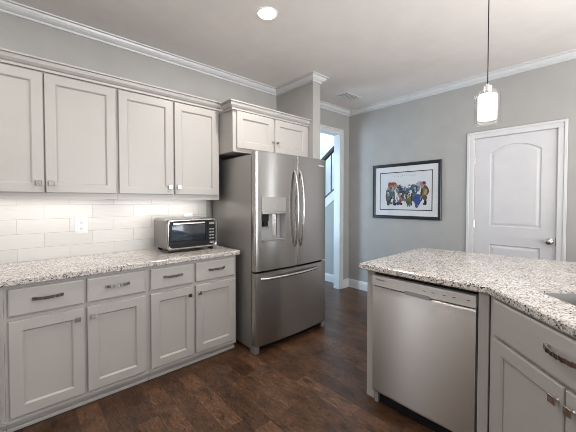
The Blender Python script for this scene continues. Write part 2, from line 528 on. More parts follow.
# ------------------------------------------------------------------ panel door
def arch_loop(x0, x1, z0, zs, za, n=14):
    pts = [(x0, z0), (x1, z0), (x1, zs)]
    c = (x0 + x1) / 2; hw = (x1 - x0) / 2
    for k in range(1, n):
        t = k / n; x = x1 + (x0 - x1) * t
        pts.append((x, zs + (za - zs) * (1 - ((x - c) / hw) ** 2)))
    pts.append((x0, zs))
    return pts


def raised_panel(b, pts, y):
    """recessed ogee and raised field; returns the outer loop verts"""
    loops = []
    for d, dy in ((0, 0), (.006, .009), (.016, .010), (.034, .004), (.040, .003)):
        loops.append([(u, y + dy, v) for u, v in (inset(pts, d) if d else pts)])
    R = b.loft(loops, False, False)
    b.bm.faces.new(R[-1])
    return R[0]


dy = YF + .012
b = B()
x0, x1, z0, z1 = DX0 + .012, DX1 - .012, .008, DZ - .012
h1 = raised_panel(b, arch_loop(1.968, 2.408, 1.08, 1.893, 1.972), dy)
h2 = raised_panel(b, [(1.968, .24), (2.408, .24), (2.408, .88), (1.968, .88)], dy)
out = [b.bm.verts.new(p) for p in ((x0, dy, z0), (x1, dy, z0), (x1, dy, z1), (x0, dy, z1))]
b.fill([out, h1, h2])
bk = [b.bm.verts.new((v.co.x, dy + .035, v.co.z)) for v in out]
for k in range(4):
    j = (k + 1) % 4; b.bm.faces.new((out[k], out[j], bk[j], bk[k]))
b.bm.faces.new(bk)
door = struct(b.obj('door_1', DOORP))
for zc in (1.832, 1.096, .26):
    m = B(); m.box(x0 - .009, x0 + .004, dy - .005, dy + .003, zc - .045, zc + .045, .001, 1)
    m.lathe([(.0001, -.048), (.0055, -.046), (.0055, .046), (.0001, .048)], (x0 - .003, dy - .006, zc), n=10)
    m.obj('hinge', STEELH, door, True)
m = B(); m.lathe([(.034, -.0005), (.034, -.006), (.028, -.010), (.012, -.013), (.011, -.030), (.022, -.036), (.030, -.048), (.029, -.060), (.020, -.068), (.0001, -.070)], (2.478, dy, .958), 'y', 28)
k = m.obj('door_knob', CHROME, door, True, 60); k['label'] = 'shiny chrome door knob'
m = B(); m.box(x1 - .004, x1 + .0025, dy - .0015, dy + .001, .92, 1.0)
m.obj('latch_plate', paint('brass', (0.25, 0.17, 0.07), .3, bs=0), door)

# ------------------------------------------------------------------ cabinet parts (local frame: x right, -y front, z up)
def shaker(name, x0, x1, z0, z1, parent, mat=CAB, sw=.060, t=.020, y=0.0):
    b = B()
    o = [(x0, z0), (x1, z0), (x1, z1), (x0, z1)]
    seq = [(0, 0), (0, -t + .003), (.003, -t), (sw, -t), (sw + .002, -t + .002), (sw + .008, -t + .008), (sw + .008, -t + .013)]
    loops = [[(u, y + d, v) for u, v in (inset(o, i) if i else o)] for i, d in seq]
    b.loft(loops, True, True)
    return b.obj(name, mat, parent)


def slab(name, x0, x1, z0, z1, parent, mat=CAB, t=.020, y=0.0):
    b = B(); o = [(x0, z0), (x1, z0), (x1, z1), (x0, z1)]
    seq = [(0, 0), (0, -t + .006), (.002, -t + .003), (.009, -t)]
    b.loft([[(u, y + d, v) for u, v in (inset(o, i) if i else o)] for i, d in seq], True, True)
    return b.obj(name, mat, parent)


def pull(parent, xc, zc, y, L=.132, name='handle'):
    """chrome bow pull: two square feet and an arched strap"""
    b = B(); h = L / 2
    for s in (-1, 1):
        b.box(xc + s * h - .009, xc + s * h + .009, y - .016, y - .0003, zc - .010, zc + .010, .0015, 1)
    path = []
    for k in range(13):
        t = -1 + 2 * k / 12
        path.append((xc + t * h, y - .016 - .014 * (1 - t * t), zc))
    sec = [(-.0035, -.0085), (.0035, -.0085), (.0035, .0085), (-.0035, .0085)]
    b.sweep(path, sec)
    for t in (-.62, -.3, 0, .3, .62):          # raised square studs on the strap
        yy = y - .016 - .014 * (1 - t * t)
        b.box(xc + t * h - .0075, xc + t * h + .0075, yy - .0065, yy + .003, zc - .0098, zc + .0098, .001, 1)
    o = b.obj(name, CHROME, parent)
    o['label'] = 'chrome bow pull'
    return o


def knob(parent, xc, zc, y, s=.0145):
    b = B()
    b.lathe([(.008, -.0003), (.006, -.006), (.006, -.017)], (xc, y, zc), 'y', 12)
    b.box(xc - s, xc + s, y - .025, y - .016, zc - s, zc + s, .002, 1)
    o = b.obj('knob', CHROME, parent)
    o['label'] = 'square chrome knob'
    return o


def base_cabinet(label, y0, wd, doors, group='white base cabinets along the left wall'):
    t = thing('base_cabinet', label, 'cabinet', (.60, y0, 0), math.pi / 2, group)
    b = B()
    b.box(0.0005, wd - .0005, 0, .585, .064, .874)
    b.box(0.0005, wd - .0005, .040, .585, 0.0005, .064)
    b.obj('body', CAB, t)
    b = B(); b.box(.0005, wd - .0005, -.004, .0, .064, .084, .0015, 1)
    b.box(.0005, wd - .0005, .022, .0395, .001, .024, .004, 2)
    b.obj('base_moulding', CAB, t)
    n = len(doors)
    for k, (a, c) in enumerate(doors):
        d = slab('drawer', a, c, .690, .850, t)
        pull(d, (a + c) / 2, .780, -.020)
        d = shaker('door', a, c, .100, .662, t)
        kx = c - .036 if k == 0 else a + .030
        knob(d, kx, .600, -.020)
    return t


UA = [(.018, .381), (.397, .757)]
base_cabinet('white two-door base cabinet at the left, third from the refrigerator', -.073, .782, UA)
base_cabinet('white two-door base cabinet beside the refrigerator, under the toaster oven', .709, .757, [(.012, .346), (.366, .738)])
base_cabinet('white base cabinet cut off by the left edge of the photo', -.855, .782, UA)
base_cabinets = [o for o in COL.objects if o.name.startswith('base_cabinet')]
base_cabinets[0]['label'] = 'white two-door base cabinet standing left of the one under the toaster oven'

# left worktop
b = B()
p = [(.001, -1.45), (.645, -1.45), (.645, 1.486), (.001, 1.486)]
b.loft([[(x, y, z) for x, y in q] for q, z in ((inset(p, .004), .8755), (p, .880), (p, .908), (inset(p, .006), .914))], True, True)
tag(b.obj('countertop', GRANITE), 'speckled granite countertop carrying the toaster oven along the left wall', 'countertop')
# tile
b = B(); b.box(.0005, .010, -1.45, 1.478, .9145, 1.43)
tag(b.obj('tile_backsplash', TILE), 'glossy white subway tile backsplash between left countertop and wall cabinets', 'backsplash')
# outlet
t = thing('wall_outlet', 'white double electrical outlet on the tile backsplash', 'outlet', (.0103, .377, 1.160), math.pi / 2)
b = B(); b.loft([[(u, y, v) for u, v in rrect(-.043 + i, .043 - i, -.068 + i, .068 - i, .006)] for i, y in ((0, 0), (0, -.004), (.003, -.006))], True, True)
b.obj('cover_plate', WHITEP, t, True)
for zc in (-.024, .024):
    b = B(); b.loft([[(u, y, v + zc) for u, v in rrect(-.017 + i, .017 - i, -.015 + i, .015 - i, .008)] for i, y in ((0, -.0062), (0, -.0085), (.001, -.009))], True, True)
    s = b.obj('socket', WHITEP, t, True)
    b = B(); b.box(-.008, -.005, -.0096, -.0092, zc - .002, zc + .008); b.box(.005, .008, -.0096, -.0092, zc - .002, zc + .007)
    b.box(-.0022, .0022, -.0096, -.0092, zc - .010, zc - .005)
    b.obj('socket_slots', INK, s)

# ------------------------------------------------------------------ wall cabinets
def wall_cabinet(label, y0, wd, doors):
    t = thing('wall_cabinet', label, 'cabinet', (.310, y0, 1.372), math.pi / 2, 'white wall cabinets on the left wall')
    b = B()
    x0, x1 = .0005, wd - .0005
    b.box(x0, x1, .018, .309, .040, .878)                 # carcass
    b.box(x0, x1, 0, .018, 0, .878)                       # face frame and light rail
    b.box(x0, x0 + .018, .018, .300, 0, .040); b.box(x1 - .018, x1, .018, .300, 0, .040)
    b.obj('body', CAB, t)
    for k, (a, c) in enumerate(doors):
        d = shaker('door', a, c, .045, .850, t)
        kx = c - .030 if k == 0 else a + .030
        knob(d, kx, .108, -.020, .017)
    return t


UD = [(.010, .442), (.450, .877)]
wall_cabinet('white two-door wall cabinet at the upper left, above the outlet', -.310, .887, UD)
wall_cabinet('white two-door wall cabinet above the toaster oven', .577, .887, [(.010, .431), (.447, .868)])
cc = [(0, 2.232), (.022, 2.232), (.022, 2.238), (.012, 2.242), (.014, 2.252), (.026, 2.256), (.040, 2.270), (.046, 2.284), (.038, 2.287), (.040, 2.294), (.056, 2.296), (.058, 2.306), (0, 2.306)]
b = B(); b.mitre([(.311, -.310), (.311, 1.4635)], cc); b.box(.02, .311, -.309, 1.4635, 2.2505, 2.27)
tag(b.obj('cabinet_crown', CAB), 'white crown moulding running along the top of the left wall cabinets', 'moulding')
for k, (y0, y1) in enumerate(((-.25, .53), (.63, 1.40))):
    t = thing('under_cabinet_light', ['light strip under the upper left wall cabinet', 'light strip under the wall cabinet above the toaster oven'][k], 'light', (.15, (y0 + y1) / 2, 1.4115), 0, 'lights under the wall cabinets')
    h = (y1 - y0) / 2
    b = B(); b.box(-.02, .02, -h, h, -.014, 0, .003, 1); b.obj('housing', WHITEP, t)
    b = B(); b.box(-.014, .014, -h + .01, h - .01, -.018, -.0145); b.obj('diffuser', STRIP, t)
    L = bpy.data.lights.new('strip_light', 'AREA'); L.shape = 'RECTANGLE'; L.size = .04; L.size_y = h * 1.9; L.energy = 1.0; L.color = (1, .95, .9)
    o = bpy.data.objects.new('strip_light', L); COL.objects.link(o); o.parent = t; o.location = (0, 0, -.022)

# cabinet over the refrigerator
t = thing('fridge_cabinet', 'short white two-door cabinet above the refrigerator', 'cabinet', (.560, 1.466, 1.815), math.pi / 2)
b = B(); wd = .986
b.box(0, wd, 0, .559, 0, .405); b.obj('body', CAB, t)
for k, (a, c) in enumerate(((.036, .470), (.492, .950))):
    d = shaker('door', a, c, .036, .376, t, sw=.062)
    knob(d, (c - .020) if k == 0 else (a + .020), .135, -.020, .012)
b = B()
ccf = [(d * .9, z - 2.236 + .385) for d, z in cc]
b.mitre([(0, .15), (0, 0), (wd, 0)][::1], [(d, z) for d, z in ccf])
o = b.obj('crown', CAB, t)

# ------------------------------------------------------------------ refrigerator
t = thing('refrigerator', 'stainless steel french door refrigerator with ice dispenser between base cabinets and hall opening', 'refrigerator', (.760, 1.525, 0), math.pi / 2)
FW = .925


def fy(x, base=-.066, k=.024):
    return base - k * (1 - ((x - FW / 2) / (FW / 2)) ** 2)


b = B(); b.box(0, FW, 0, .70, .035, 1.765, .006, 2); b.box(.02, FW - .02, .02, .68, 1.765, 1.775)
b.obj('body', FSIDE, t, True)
b = B(); b.box(.005, FW - .005, -.010, .0, .075, 1.76); b.obj('door_gasket', DARK, t)


def curved_panel(name, x0, x1, z0, z1, hole=None, mat=FRSTEEL, parent=t, r=.006):
    xs = [x0, x0 + .004, x0 + r] + [x0 + r + (x1 - x0 - 2 * r) * k / 14 for k in range(1, 14)] + [x1 - r, x1 - .004, x1]
    zs = [z0, z1]
    if hole:
        hx0, hx1, hz0, hz1 = hole
        xs = sorted([x for x in xs if abs(x - hx0) > .006 and abs(x - hx1) > .006] + [hx0, hx1]); zs = [z0, hz0, hz1, z1]
    b = B(); bm = b.bm

    def Y(x):
        e = min(x - x0, x1 - x)
        rnd = r * (1 - math.sqrt(max(0, 1 - (1 - min(e / r, 1)) ** 2))) if e < r else 0
        return fy(x) + rnd
    V = [[bm.verts.new((x, Y(x), z)) for z in zs] for x in xs]
    for i in range(len(xs) - 1):
        for j in range(len(zs) - 1):
            if hole and j == 1 and xs[i] >= hole[0] - 1e-6 and xs[i + 1] <= hole[1] + 1e-6: continue
            bm.faces.new((V[i][j], V[i + 1][j], V[i + 1][j + 1], V[i][j + 1]))
    yb = -.011
    bot = [V[i][0] for i in range(len(xs))]; top = [V[i][-1] for i in range(len(xs))]
    b0 = [bm.verts.new((x0, yb, z)) for z in (z0, z1)]; b1 = [bm.verts.new((x1, yb, z)) for z in (z0, z1)]
    bm.faces.new(bot + [b1[0], b0[0]]); bm.faces.new(top + [b1[1], b0[1]])
    bm.faces.new(V[0] + [b0[1], b0[0]]); bm.faces.new(V[-1] + [b1[1], b1[0]]); bm.faces.new((b0[0], b0[1], b1[1], b1[0]))
    return b.obj(name, mat, parent, True, 50)


XC = .484
DSP = (.063, .335, 1.000, 1.395)
dl = curved_panel('door', .001, XC - .003, .738, 1.795, DSP)
dr = curved_panel('door', XC + .003, FW - .001, .738, 1.795)
fz = curved_panel('freezer_drawer', .001, FW - .001, .072, .720)


def bar_handle(parent, p0, p1, bow, r=.0115):
    b = B(); p0 = Vector(p0); p1 = Vector(p1); path = []
    for k in range(25):
        s = k / 24; q = p0.lerp(p1, s); e = math.sin(math.pi * s) ** .55 if 0 < s < 1 else 0
        path.append((q.x, q.y - bow * e, q.z))
    sec = [(r * .8 * math.cos(a), r * 1.25 * math.sin(a)) for a in [2 * math.pi * i / 12 for i in range(12)]]
    up = (1, 0, 0) if abs(p1.z - p0.z) > abs(p1.x - p0.x) else (0, 0, 1)
    b.sweep(path, sec, up)
    o = b.obj('handle', STEELH, parent, True, 60); o['label'] = 'bowed bright steel handle'
    return o


for d, x in ((dl, XC - .038), (dr, XC + .038)):
    bar_handle(d, (x, fy(x) + .004, .925), (x, fy(x) + .004, 1.655), .058)
bar_handle(fz, (.06, fy(.06) + .003, .664), (FW - .13, fy(FW - .13) + .003, .672), .056, .0105)
# dispenser
hx0, hx1, hz0, hz1 = DSP
ym = min(fy(hx0), fy(hx1))
b = B(); bm = b.bm
yr = -.014 + .0                                     # recess back, just ahead of the door's back
F = [(hx0, fy(hx0), hz0), (hx1, fy(hx1), hz0), (hx1, fy(hx1), hz1), (hx0, fy(hx0), hz1)]
K = [(hx0 + .012, yr, hz0 + .004), (hx1 - .012, yr, hz0 + .004), (hx1 - .012, yr, hz1), (hx0 + .012, yr, hz1)]
b.loft([F, K], False, True)
rec = b.obj('dispenser_recess', GREYP, dl)
b = B(); zs_ = 1.262
b.loft([[(hx0 + .001, fy(hx0) - .003, z), (hx0 + .14, fy(hx0 + .14) - .003, z), (hx1 - .001, fy(hx1) - .003, z), (hx1 - .001, yr - .002, z), (hx0 + .001, yr - .002, z)] for z in (zs_, hz1 - .001)], True, True)
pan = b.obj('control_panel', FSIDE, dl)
b = B(); yq = fy(.2) - .0045
b.box(hx0 + .002, hx1 - .002, yq, yq + .020, 1.243, 1.2615, .002, 1); b.obj('panel_lip', STEELH, dl)
b = B(); b.box(.195, .2, yq + .0008, yq + .0022, 1.300, 1.303); b.obj('indicator', WHITEP, pan)
b = B(); b.box(hx0 + .020, hx0 + .10, yr - .038, yr - .001, 1.175, 1.240, .003, 1)
b.box(hx0 + .035, hx0 + .085, yr - .045, yr - .012, 1.13, 1.178, .004, 1)
b.obj('ice_chute', BLACK, dl)
b = B(); b.lathe([(.006, 1.115), (.007, 1.16)], (hx0 + .10, yr - .03, 0), n=10, cap0=True, cap1=True); b.obj('water_spout', GREYP, dl, True)
b = B(); b.loft([[(hx0 + .165, yr - .004, z), (hx0 + .195, yr - .022, z), (hx0 + .225, yr - .004, z)] for z in (1.035, 1.238)], True, True)
b.obj('paddle', STEELH, dl)
b = B(); b.box(hx0 + .013, hx1 - .013, fy(.2) + .006, yr - .001, hz0 + .005, hz0 + .011); b.obj('drip_tray', GREYP, dl)
# brand badge at the top right of the right door, as in the photo
text_mesh('badge', 'FRIGIDAIRE', .018, WHITEP, dr, (FW - .125, fy(FW - .125) - .0008, 1.722), (math.pi / 2, 0, math.atan2(fy(FW - .02) - fy(FW - .125), .105)), .0005)
for x in (.03, FW - .10):
    b = B(); b.box(x, x + .07, -.030, .045, 1.7765, 1.794, .004, 1); b.obj('hinge_cover', FSIDE, t)
b = B(); b.box(.05, FW - .05, -.030, -.012, .018, .070); b.obj('base_grille', BLACK, t)
for x in (.0, FW - .048):
    b = B(); b.box(x, x + .048, -.058, .020, .0, .068, .004, 1); b.obj('front_foot', FSIDE, t)
for x in (.04, FW - .08):
    b = B(); b.box(x, x + .04, .60, .66, .0, .036); b.obj('rear_foot', BLACK, t)

# ------------------------------------------------------------------ toaster oven
t = thing('toaster_oven', 'silver toaster oven with black glass door on the granite counter by the refrigerator', 'toaster oven', (.408, .916, .9145), math.pi / 2)
TW, TD = .472, .335
b = B()
prof = [(0.0, .016), (.004, .006), (.02, .0), (TD - .02, .0), (TD - .005, .006), (TD, .014)]
b.loft([[(u, y, v) for u, v in rrect(i, TW - i, .026 + i, .290 - i, .030)] for y, i in prof], False, True)
b.obj('shell', TOAST, t, True, 50)
b = B()
b.loft([[(u, y, v) for u, v in rrect(i, TW - i, .026 + i, .290 - i, .032)] for y, i in ((.006, .002), (-.006, .0), (-.014, .006), (-.014, .016), (-.004, .022))], False, False)
b.obj('bezel', STEELB, t, True, 50)
b = B(); b.loft([[(u, -.005, v) for u, v in rrect(.372, .450, .047, .269, .014)], [(u, .012, v) for u, v in rrect(.372, .450, .047, .269, .014)]], True, True)
cp = b.obj('control_panel', BLACK, t)
m = B(); m.box(.385, .438, -.0068, -.0055, .232, .252); m.obj('display', GREYP, cp)
m = B()
for r_ in range(4):
    for c_ in range(2): m.box(.388 + c_ * .026, .408 + c_ * .026, -.0072, -.0055, .098 + r_ * .028, .110 + r_ * .028)
m.obj('buttons', GREYP, cp)
m = B(); m.box(.388, .436, -.010, -.0055, .058, .078, .002, 1); m.obj('start_button', STEELH, cp)
# door: black frame with glass pane
b = B()
fo = [(.024, .047), (.368, .047), (.368, .269), (.024, .269)]; fi = [(.044, .088), (.350, .088), (.350, .236), (.044, .236)]
b.loft([[(u, y, v) for u, v in q] for q, y in ((fo, .004), (fo, -.008), (fi, -.008), (fi, .004))])
b.bm.verts.ensure_lookup_table()
td = b.obj('oven_door', BLACK, t)
m = B(); m.box(.0445, .3495, -.004, -.001, .0885, .2355); m.obj('door_glass', SMOKED, td)
m = B(); m.box(.045, .335, -.034, -.022, .243, .260, .004, 2); m.box(.052, .066, -.023, -.0083, .246, .257); m.box(.314, .328, -.023, -.0083, .246, .257)
o = m.obj('door_handle', STEELH, td); o['label'] = 'bright bar handle'
# interior
b = B()
b.loft([[(u, y, v) for u, v in ((.03, .075), (.360, .075), (.360, .250), (.03, .250))] for y in (.008, .26)], False, True)
b.obj('oven_liner', LINER, t)
b = B()
for k in range(9): b.box(.05 + k * .036, .053 + k * .036, .012, .24, .140, .143)
b.box(.032, .358, .012, .016, .139, .144); b.box(.032, .358, .12, .124, .139, .144)
b.box(.04, .35, .02, .23, .104, .110)
b.obj('oven_rack', STEELH, t)
for x in (.035, TW - .065):
    for y in (.02, TD - .06):
        b = B(); b.box(x, x + .03, y, y + .04, 0, .030, .004, 1); b.obj('foot', BLACK, t)
# adapter plugged in behind the toaster oven
b = B(); b.box(.0108, .042, 1.225, 1.315, 1.175, 1.232, .006, 2)
tag(b.obj('power_adapter', WHITEP), 'small white plug box on the tile just above the toaster oven', 'plug')

# ------------------------------------------------------------------ peninsula
YP = 1.760
PT = .931                                            # peninsula worktop height
A = Vector((2.517, 1.7605)); dU = Vector((.70711, -.70711)); dN = Vector((.70711, .70711))
CW = .906                                             # diagonal sink cabinet width
C0 = A + dU * CW
edge = A - dN * .026
e1 = edge + dU * CW + dU * .0
poly = [(1.747, 1.736), (2.5055, 1.736), (e1.x, e1.y), (e1.x, .35), (3.80, .35), (3.80, 2.915), (2.757, 2.886), (1.72, 2.761)]
# sink cutout, parallel to the diagonal front
s0 = Vector((2.678, 1.832))
sk = [s0, s0 + dU * .72, s0 + dU * .72 + dN * .40, s0 + dN * .40]


def round_poly(pts, r, n=4):
    out = []; m = len(pts)
    for k in range(m):
        p0, p, p2 = pts[k - 1], pts[k], pts[(k + 1) % m]
        a = (p0 - p).normalized(); c = (p2 - p).normalized()
        for i in range(n + 1):
            t = i / n; q = (p + a * r) * (1 - t) ** 2 + p * 2 * t * (1 - t) + (p + c * r) * t ** 2
            out.append((q.x, q.y))
    return out


skr = round_poly(sk, .02)
b = B()
R = b.loft([[(x, y, z) for x, y in q] for q, z in ((inset(poly, .004), PT - .0385), (poly, PT - .033), (poly, PT - .007), (inset(poly, .007), PT))])
H = b.loft([[(x, y, PT) for x, y in skr], [(x, y, PT - .0385) for x, y in skr]])
b.fill([R[-1], H[0]]); b.fill([R[0], H[1]])
tag(b.obj('peninsula_countertop', GRANITE), 'wide speckled granite countertop of the peninsula, over the dishwasher', 'countertop')
# sink
big = [s0 - dU * .012 - dN * .012, sk[1] + dU * .012 - dN * .012, sk[2] + dU * .012 + dN * .012, sk[3] - dU * .012 + dN * .012]
bigr = round_poly(big, .035)
ctr = sum(sk, Vector((0, 0))) / 4
b = B()
inn = [(ctr.x + (x - ctr.x) * .97, ctr.y + (y - ctr.y) * .95) for x, y in skr]
b.loft([[(x, y, z) for x, y in q] for q, z in ((inset(skr, .0008), PT - .0130), (inset(skr, .004), PT - .0145), (inn, .71), ([(ctr.x + (x - ctr.x) * .9, ctr.y + (y - ctr.y) * .86) for x, y in skr], .69))], False, True)
t = tag(b.obj('kitchen_sink', SINKM, None, True, 50), 'undermount stainless steel sink set in the peninsula countertop', 'sink')
b = B(); b.lathe([(.0001, .6935), (.03, .6935), (.042, .6915), (.045, .6905)], (ctr.x, ctr.y, 0), n=24); b.obj('drain', CHROME, t, True)
# end panel and back panel
b = B(); b.box(1.772, 1.834, 1.800, 2.42, .0, PT - .0395, .002, 1)
tag(b.obj('peninsula_end_panel', CAB), 'white end panel closing the peninsula left of the dishwasher', 'panel')
b = B(); b.box(1.8345, 3.75, 2.40, 2.42, .0, PT - .0395)
tag(b.obj('peninsula_back_panel', CAB), 'white back panel of the peninsula facing the door', 'panel')
# dishwasher (local frame = world axes)
t = thing('dishwasher', 'stainless steel dishwasher with silver control strip under the peninsula countertop', 'dishwasher', (1.8405, YP, 0), 0)
DWW = .612
b = B(); b.box(.004, DWW - .004, .035, .58, .10, .880); b.box(.02, DWW - .02, .06, .58, .02, .10); b.obj('tub', DARK, t)
b = B(); n = 12
rows = []
for z, e in ((.084, .006), (.090, .001), (.100, 0), (.776, 0), (.786, .0025), (.792, .006)):
    rows.append([(DWW * .002 + (DWW * .996) * k / n, e - .006 * (1 - (2 * k / n - 1) ** 2), z) for k in range(n + 1)])
R = b.loft(rows, closed=False)
bk = [[b.bm.verts.new((x, .033, z)) for x in (DWW * .002, DWW * .998)] for z in (.084, .792)]
b.bm.faces.new(R[0] + [bk[0][1], bk[0][0]]); b.bm.faces.new(R[-1] + [bk[1][1], bk[1][0]])
b.bm.faces.new([r[0] for r in R] + [bk[1][0], bk[0][0]]); b.bm.faces.new([r[-1] for r in R] + [bk[1][1], bk[0][1]])
b.bm.faces.new((bk[0][0], bk[0][1], bk[1][1], bk[1][0]))
dd = b.obj('door', STEEL, t, True, 50)
b = B()
b.loft([[(x, y, z) for x in (.001, DWW * .25, DWW * .5, DWW * .75, DWW - .001) for y in [yy - (.008 * (1 - (2 * x / DWW - 1) ** 2))]] + [(DWW - .001, .033, z), (.001, .033, z)] for z, yy in ((.798, .002), (.801, -.006), (.860, -.006), (.865, -.001))], True, True)
pn = b.obj('control_panel', PANELM, t)
b = B(); b.loft([[(DWW * .5 + u, y, v) for u, v in rrect(-.075 + i, .075 - i, .790 + i, .812 - i, .007)] for i, y in ((0, -.0175), (0, -.006))], True, True)
b.obj('pocket_handle', GREYP, pn)
text_mesh('badge', 'FRIGIDAIRE', .0125, INK, pn, (.030, -.0100, .838), (math.pi / 2, 0, -.035), .0004)
for x in (.34, .39, .45, .50, .57):
    yq = -.006 - .008 * (1 - (2 * x / DWW - 1) ** 2)
    m = B(); m.box(x, x + .016, yq - .0012, yq + .002, .833, .8365)
    m.obj('control_mark', INK, pn)
b = B(); b.box(.034, DWW - .004, .040, .055, .002, .10); b.obj('kick_plate', BLACK, t)
for x in (.006,):
    b = B(); b.box(x, x + .026, .022, .056, 0, .099, .002, 1); b.obj('foot', GREYP, t)

# diagonal sink cabinet
t = thing('sink_base_cabinet', 'white diagonal corner sink cabinet right of the dishwasher', 'cabinet', (A.x, A.y, 0), -math.pi / 4)
b = B()
b.box(.0, CW, 0, .020, .064, PT - .0395)                       # face frame
b.box(.0, CW, .024, .40, .10, .62); b.box(.02, CW - .02, .045, .40, .0005, .10)
b.box(.0, .018, .02, .40, .62, .66); b.box(CW - .018, CW, .02, .40, .62, .66)
b.obj('body', CAB, t)
d = slab('drawer_front', .048, CW - .048, .706, .879, t)
pull(d, .458, .810, -.020, .150)
for k, (a, c) in enumerate(((.048, .449), (.457, CW - .048))):
    d = shaker('door', a, c, .100, .692, t)
    knob(d, (c - .024) if k == 0 else (a + .034), .636, -.020, .0155)
b = B(); b.box(2.4625, 2.5100, YP - .002, YP + .018, .0, PT - .0395, .0015, 1)
tag(b.obj('filler_panel', CAB), 'narrow white filler strip between the dishwasher and the sink cabinet', 'panel')

# ------------------------------------------------------------------ ceiling: can lights, vent, pendant
def can(x, y, label, power):
    t = thing('recessed_light', label, 'light', (x, y, CEIL), 0, 'recessed ceiling lights')
    b = B(); b.lathe([(.066, -.0035), (.068, -.006), (.077, -.005), (.080, -.0005)], n=32); b.obj('trim_ring', WHITEP, t, True)
    b = B(); b.lathe([(.0001, -.0045), (.045, -.0045), (.0665, -.0032)], n=32); b.obj('lens', CANEM, t, True)
    L = bpy.data.lights.new('can_light', 'AREA'); L.shape = 'DISK'; L.size = .10; L.energy = power; L.color = WARM
    o = bpy.data.objects.new('can_light', L); COL.objects.link(o); o.parent = t; o.location = (0, 0, -.012)
    return t


can(1.153, 1.402, 'round recessed light glowing in the ceiling above the floor by the refrigerator', 16)
can(1.153, -.75, 'added recessed ceiling light out of view near the left wall cabinets', 16)  # this and the next two are unseen lights added to brighten the room
can(3.6, 0.9, 'added recessed ceiling light out of view above the sink', 16)
can(3.2, -1.4, 'added recessed ceiling light out of view behind the camera', 16)

t = thing('air_vent', 'square white air vent in the ceiling near the far corner', 'vent', (.495, 3.31, CEIL), 0)
b = B()
vx, vy = .085, .155
fo = [(-vx, -vy), (vx, -vy), (vx, vy), (-vx, vy)]
b.loft([[(x, y, z) for x, y in q] for q, z in ((fo, -.0005), (inset(fo, .003), -.006), (inset(fo, .018), -.007), (inset(fo, .020), -.001))])
b.obj('frame', CEILP, t)
b = B(); b.box(-vx + .02, vx - .02, -vy + .02, vy - .02, -.0012, -.0006); b.obj('duct_opening', GREYP, t)
for k in range(6):
    y = -.098 + k * .0435
    b = B(); b.loft([[(x, y - .020, -.0075), (x, y + .021, -.0025), (x, y + .022, -.0033), (x, y - .020, -.0085)] for x in (-vx + .021, vx - .021)], True, True)
    b.obj('louver', CEILP, t)

PX, PY, PZ = 2.418, 2.030, 1.803
t = thing('pendant_lamp', 'lit glass pendant lamp hanging on a black cord over the peninsula', 'lamp', (PX, PY, PZ), 0)
b = B(); b.lathe([(.0030, .222), (.0030, CEIL - PZ - .03)], n=8, cap0=True, cap1=True); b.obj('cord', BLACK, t, True)
b = B(); b.lathe([(.0001, CEIL - PZ - .034), (.03, CEIL - PZ - .032), (.062, CEIL - PZ - .012), (.064, CEIL - PZ - .001)], n=32); b.obj('canopy', STEELH, t, True)
b = B(); b.lathe([(.0001, .232), (.008, .232), (.010, .222), (.022, .220), (.024, .216), (.024, .178), (.0001, .177)], n=32); b.obj('cap', STEELH, t, True, 40)
b = B(); b.lathe([(.0245, .1855), (.058, .1855), (.064, .180), (.067, .168), (.067, .0), (.0635, .0), (.0635, .166), (.061, .176), (.056, .1815), (.0245, .1820)], n=40); b.obj('glass_shade', CLEAR, t, True, 40)
b = B(); b.lathe([(.0001, .172), (.044, .1715), (.048, .166), (.048, .036), (.046, .030), (.0001, .028)], n=36); b.obj('inner_shade', BULB, t, True, 40)
L = bpy.data.lights.new('pendant_bulb', 'POINT'); L.energy = 4; L.color = (1, .92, .83); L.shadow_soft_size = .05
o = bpy.data.objects.new('pendant_bulb', L); COL.objects.link(o); o.parent = t; o.location = (0, 0, -.06)

# ------------------------------------------------------------------ picture on the far wall
t = thing('framed_picture', 'black framed colourful picture with white mat on the far wall', 'picture', (.985, YF - .0005, 1.498), 0)
W2, H2 = .478, .378
b = B(); o4 = [(-W2, -H2), (W2, -H2), (W2, H2), (-W2, H2)]
b.loft([[(u, y, v) for u, v in inset(o4, i)] for i, y in ((0, 0), (0, -.022), (.006, -.028), (.030, -.026), (.040, -.016), (.041, -.001))])
b.obj('frame', FRAMEB, t)
b = B(); b.box(-W2 + .041, W2 - .041, -.008, -.0005, -H2 + .041, H2 - .041); b.obj('mat_board', MATB, t)
ix0, ix1, iz0, iz1 = -.371, .370, -.263, .263
b = B(); q = [(ix0, iz0), (ix1, iz0), (ix1, iz1), (ix0, iz1)]
b.loft([[(u, y, v) for u, v in inset(q, i)] for i, y in ((0, -.0081), (0, -.0095), (.011, -.0095), (.011, -.0081))]); b.obj('inner_border', FRAMEB, t)
b = B(); b.box(ix0 + .011, ix1 - .011, -.0088, -.0082, iz0 + .011, iz1 - .011); b.obj('paper', paint('print_paper', (.76, .77, .80), .6, bs=0), t)
cols = {'red': (.30, .045, .03), 'brown': (.10, .06, .03), 'olive': (.16, .15, .05), 'navy': (.02, .04, .12), 'blue': (.03, .07, .28), 'grey': (.22, .25, .29),
        'steel': (.07, .11, .16), 'pink': (.45, .16, .18), 'tan': (.38, .27, .16), 'black': (.012, .012, .015), 'green': (.06, .10, .05), 'white': (.75, .76, .78), 'sky': (.30, .42, .52)}
mats = []; idx = {}
for k, (n_, c_) in enumerate(cols.items()):
    idx[n_] = k; mats.append(paint('print_' + n_, c_, .6, .15, bs=0))
b = B(); lay = [0]


